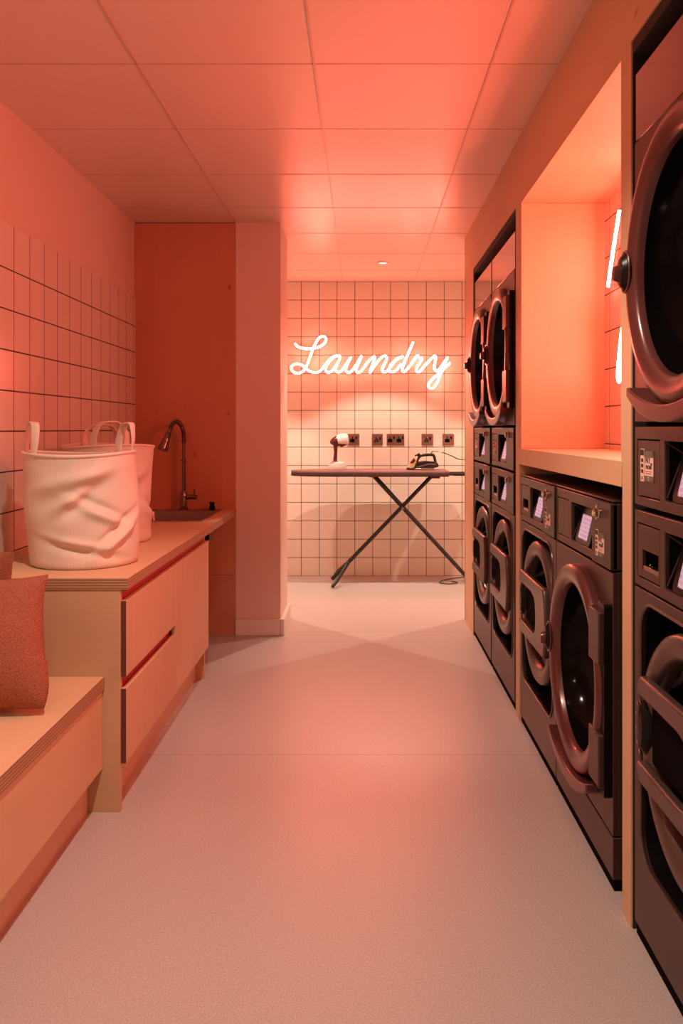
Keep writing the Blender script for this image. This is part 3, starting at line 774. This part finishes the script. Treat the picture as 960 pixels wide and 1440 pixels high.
MB().tube([(.085,6.32,ZB-.045),(.83,6.32,.03)], .0135, 12).tube([(.095,6.41,ZB-.045),(.83,6.41,.03)], .0135, 12).build('leg', M['iron_black'], ib, world=True, smooth=True)
MB().tube([(-.10,6.36,.17),(-.19,6.18,.05),(-.222,6.13,.017)], .0135, 10).tube([(-.10,6.36,.17),(-.19,6.48,.075),(-.225,6.56,.015)], .0135, 10).build('foot', M['iron_black'], ib, world=True, smooth=True)
MB().tube([(.835,6.14,.016),(.835,6.56,.016)], .015, 10).build('foot', M['iron_black'], ib, world=True, smooth=True)
MB().tube([(.312,6.29,.585),(.312,6.44,.585)], .011, 12).build('pivot_bolt', M['steel'], ib, world=True, smooth=True)
MB().box(.535,.60,6.30,6.44,ZB-.065,ZB-.046).box(.05,.12,6.30,6.44,ZB-.056,ZB-.046).build('leg_bracket', M['iron_black'], ib, world=True, bevel=.003)
# drawstring of the cover
ds = MB().tube(catmull([(-.50,6.3,ZB-.05),(-.54,6.28,ZB-.065),(-.575,6.3,ZB-.085),(-.60,6.34,ZB-.09)],6), .0014, 5)
ds.build('drawstring', M['cord_strap'], ib, world=True)

# ------------------------------------------------------------------ garment steamer
gs = empty('garment_steamer', (-.185, 6.37, ZB), 0, 'handheld steamer with pale base and dark red handle on the ironing board', 'garment steamer')
def gx(px): return (px/12+450-509)/180.5
def gz(py): return 1.2+(603-(600+py/12))/180.5
cxs = gx(290)
MB().lathe([(.068,ZB-.001),(.071,ZB+.006),(.069,ZB+.035),(.064,ZB+.052),(.050,ZB+.060),(.02,ZB+.063),(0,ZB+.063)], 36, (cxs,6.37,0), sz=.8, cap=False).build('steamer_base', M['white_plastic'], gs, world=True, smooth=True)
hp = [(gx(250),6.37,gz(610)),(gx(248),6.37,gz(560)),(gx(255),6.37,gz(500)),(gx(262),6.37,gz(430)),(gx(258),6.37,gz(350)),(gx(258),6.37,gz(300))]
MB().tube(catmull(hp, 6), [ (.046 if i < 2 else max(.013, .046-.009*(i-1)) if i < 6 else .0135+.0004*max(0,i-18)) for i in range(31)], 18).build('steamer_handle', M['maroon_plastic'], gs, world=True, smooth=True)
hd = [(gx(165),6.37,gz(268)),(gx(185),6.37,gz(262)),(gx(225),6.37,gz(255)),(gx(290),6.37,gz(240)),(gx(320),6.37,gz(236))]
MB().tube(hd, [.004,.018,.032,.044,.046], 24).build('steamer_head', M['maroon_plastic'], gs, world=True, smooth=True)
hd = [(gx(300),6.37,gz(242)),(gx(350),6.37,gz(230)),(gx(420),6.37,gz(218)),(gx(462),6.37,gz(216)),(gx(478),6.37,gz(215))]
MB().tube(hd, [.046,.050,.049,.044,.030], 24).build('steam_cap', M['white_plastic'], gs, world=True, smooth=True)
hd = [(gx(330),6.345,gz(280)),(gx(365),6.345,gz(312)),(gx(440),6.345,gz(290))]
MB().tube(hd, [.018,.018,.008], 16).build('steam_plate', M['maroon_plastic'], gs, world=True, smooth=True)
MB().tube(catmull([(cxs-.06,6.40,ZB+.016),(cxs-.10,6.42,ZB+.022),(cxs-.14,6.44,ZB+.010),(cxs-.20,6.43,ZB+.004)],6), .003, 6).build('steamer_cable', M['white_plastic'], gs, world=True, smooth=True)

# ------------------------------------------------------------------ clothes iron
ir = empty('clothes_iron', (.46, 6.36, ZB), 0, 'black and cream steam iron sitting flat at the right of the ironing board', 'iron')
def ix(px): return (px/9.6+560-509)/181.0
def iz(py): return 1.2+(603-(620+py/9.6))/181.0
dz = ZB-iz(385)
def iron_slab(pts, y0, y1, nm, m, bev=.004, par=None):
    q = MB().plate([(ix(x), iz(y)+dz) for x, y in pts], [], y0, y1)
    return q.build(nm, M[m], par or ir, world=True, bevel=bev, seg=3)
# soleplate as a pointed outline seen from above
xs0, xs1 = ix(105), ix(470)
sole = [(xs0+(xs1-xs0)*t, 6.36-.055*math.sin(min(1,t*1.6)*PI/2)**.8) for t in [k/16 for k in range(17)]]
sole = sole+[(x, 12.72-y) for x, y in sole[:0:-1]]
MB().plate(sole, [], 0, .012).xf(Matrix(((1,0,0,0),(0,0,1,0),(0,1,0,ZB+.0005),(0,0,0,1)))).build('soleplate', M['steel'], ir, world=True, bevel=.002)
iron_slab([(112,372),(150,300),(215,228),(240,200),(262,200),(245,260),(225,345),(205,372)], 6.332, 6.388, 'water_tank', 'cream_plastic', .010)
iron_slab([(152,298),(212,222),(230,262),(200,292)], 6.328, 6.392, 'tank_window', 'maroon_plastic', .004)
iron_slab([(110,378),(118,352),(210,350),(230,300),(270,272),(360,262),(470,272),(530,292),(545,340),(480,362),(440,380)], 6.318, 6.402, 'iron_body', 'iron_black', .010)
hn = catmull([(ix(245),6.36,iz(330)+dz),(ix(258),6.36,iz(250)+dz),(ix(300),6.36,iz(198)+dz),(ix(370),6.36,iz(185)+dz),(ix(460),6.36,iz(184)+dz),(ix(482),6.36,iz(205)+dz),(ix(495),6.36,iz(255)+dz),(ix(505),6.36,iz(310)+dz)], 6)
MB().tube(hn, .0115, 12).build('iron_handle', M['iron_black'], ir, world=True, smooth=True)
MB().tube([(ix(228),6.36,iz(205)+dz),(ix(290),6.36,iz(172)+dz)], .010, 10).build('steam_button', M['iron_black'], ir, world=True, smooth=True)
iron_slab([(235,345),(400,300),(500,305),(500,315),(400,312),(240,356)], 6.3165, 6.32, 'side_stripe', 'steel', .0005)
cb_ = catmull([(ix(445),6.36,iz(165)+dz-.012),(ix(452),6.36,iz(145)+dz),(ix(500),6.37,iz(133)+dz),(ix(600),6.38,iz(153)+dz),(ix(730),6.40,iz(203)+dz),(ix(890),6.42,iz(252)+dz),(1.05,6.50,.99),(1.25,6.6,1.06),(1.30,6.655,1.09)], 8)
MB().tube(cb_, .0038, 6).build('iron_cable', M['iron_black'], ir, world=True, smooth=True)

# ------------------------------------------------------------------ wall sockets
def socket(x0, x1, gangs, label, usb=False):
    zc = 1.112; hh = .0465; xc = (x0+x1)/2
    t = empty('wall_socket', (xc, YB, zc), 0, label, 'wall socket', 'bronze wall sockets above the ironing board')
    MB().plate(rrect(x0-xc, x1-xc, -hh, hh, .004), [], -.008, -.0002).build('face_plate', M['socket'], t, bevel=.0015)
    for g_ in range(gangs):
        ox = 0 if gangs == 1 else (-.036 if g_ == 0 else .036)
        h = MB()
        h.box(ox-.004-.008, ox+.004-.008, -.009, -.0075, .008-.004, .008+.016)
        h.box(ox-.008-.018, ox-.008-.009, -.009, -.0075, -.016, -.009).box(ox-.008+.009, ox-.008+.018, -.009, -.0075, -.016, -.009)
        h.build('pin_holes', M['matte_black'], t)
        MB().plate(rrect(ox-.027, ox+.011, -.022, .006, .004), [], -.0088, -.0078).build('socket_insert', M['matte_black'] if not usb else M['body_dark'], t)
        MB().box(ox+.018, ox+.029, -.0125, -.0078, -.004 if usb else .004, .022 if usb else .026).build('rocker_switch', M['matte_black'], t, bevel=.001)
        if usb: MB().box(ox-.006, ox+.006, -.0095, -.0078, .014, .019).box(ox-.030, ox-.024, -.0095, -.0078, -.012, .012).build('usb_slot', M['chrome'], t)
    for q in (x0-xc+.006, x1-xc-.006): MB().lathe([(0,-.0095),(.003,-.009),(.003,-.0075)], 10, (q,0,0), axis='y', cap=False).build('screw', M['chrome'], t)
socket(-.119, -.023, 1, 'bronze single wall socket just right of the steamer head')
socket(.080, .168, 1, 'bronze wall socket between the steamer and the double socket', True)
socket(.200, .342, 2, 'wide bronze double wall socket, the middle of the row')
socket(.484, .576, 1, 'bronze wall socket above the clothes iron', True)
socket(.655, .747, 1, 'rightmost bronze single wall socket, by the iron cable')

fcb = MB().tube(catmull([(1.9,6.62,.005),(1.3,6.62,.005),(.9,6.61,.005),(.68,6.50,.005),(.60,6.36,.005),(.66,6.30,.005),(.72,6.32,.005),(.74,6.36,.005),(.70,6.40,.005)], 8), .0035, 6).build('power_cable', M['iron_black'], smooth=True)
tag(fcb, 'thin dark cable looping on the floor under the ironing board', 'cable')
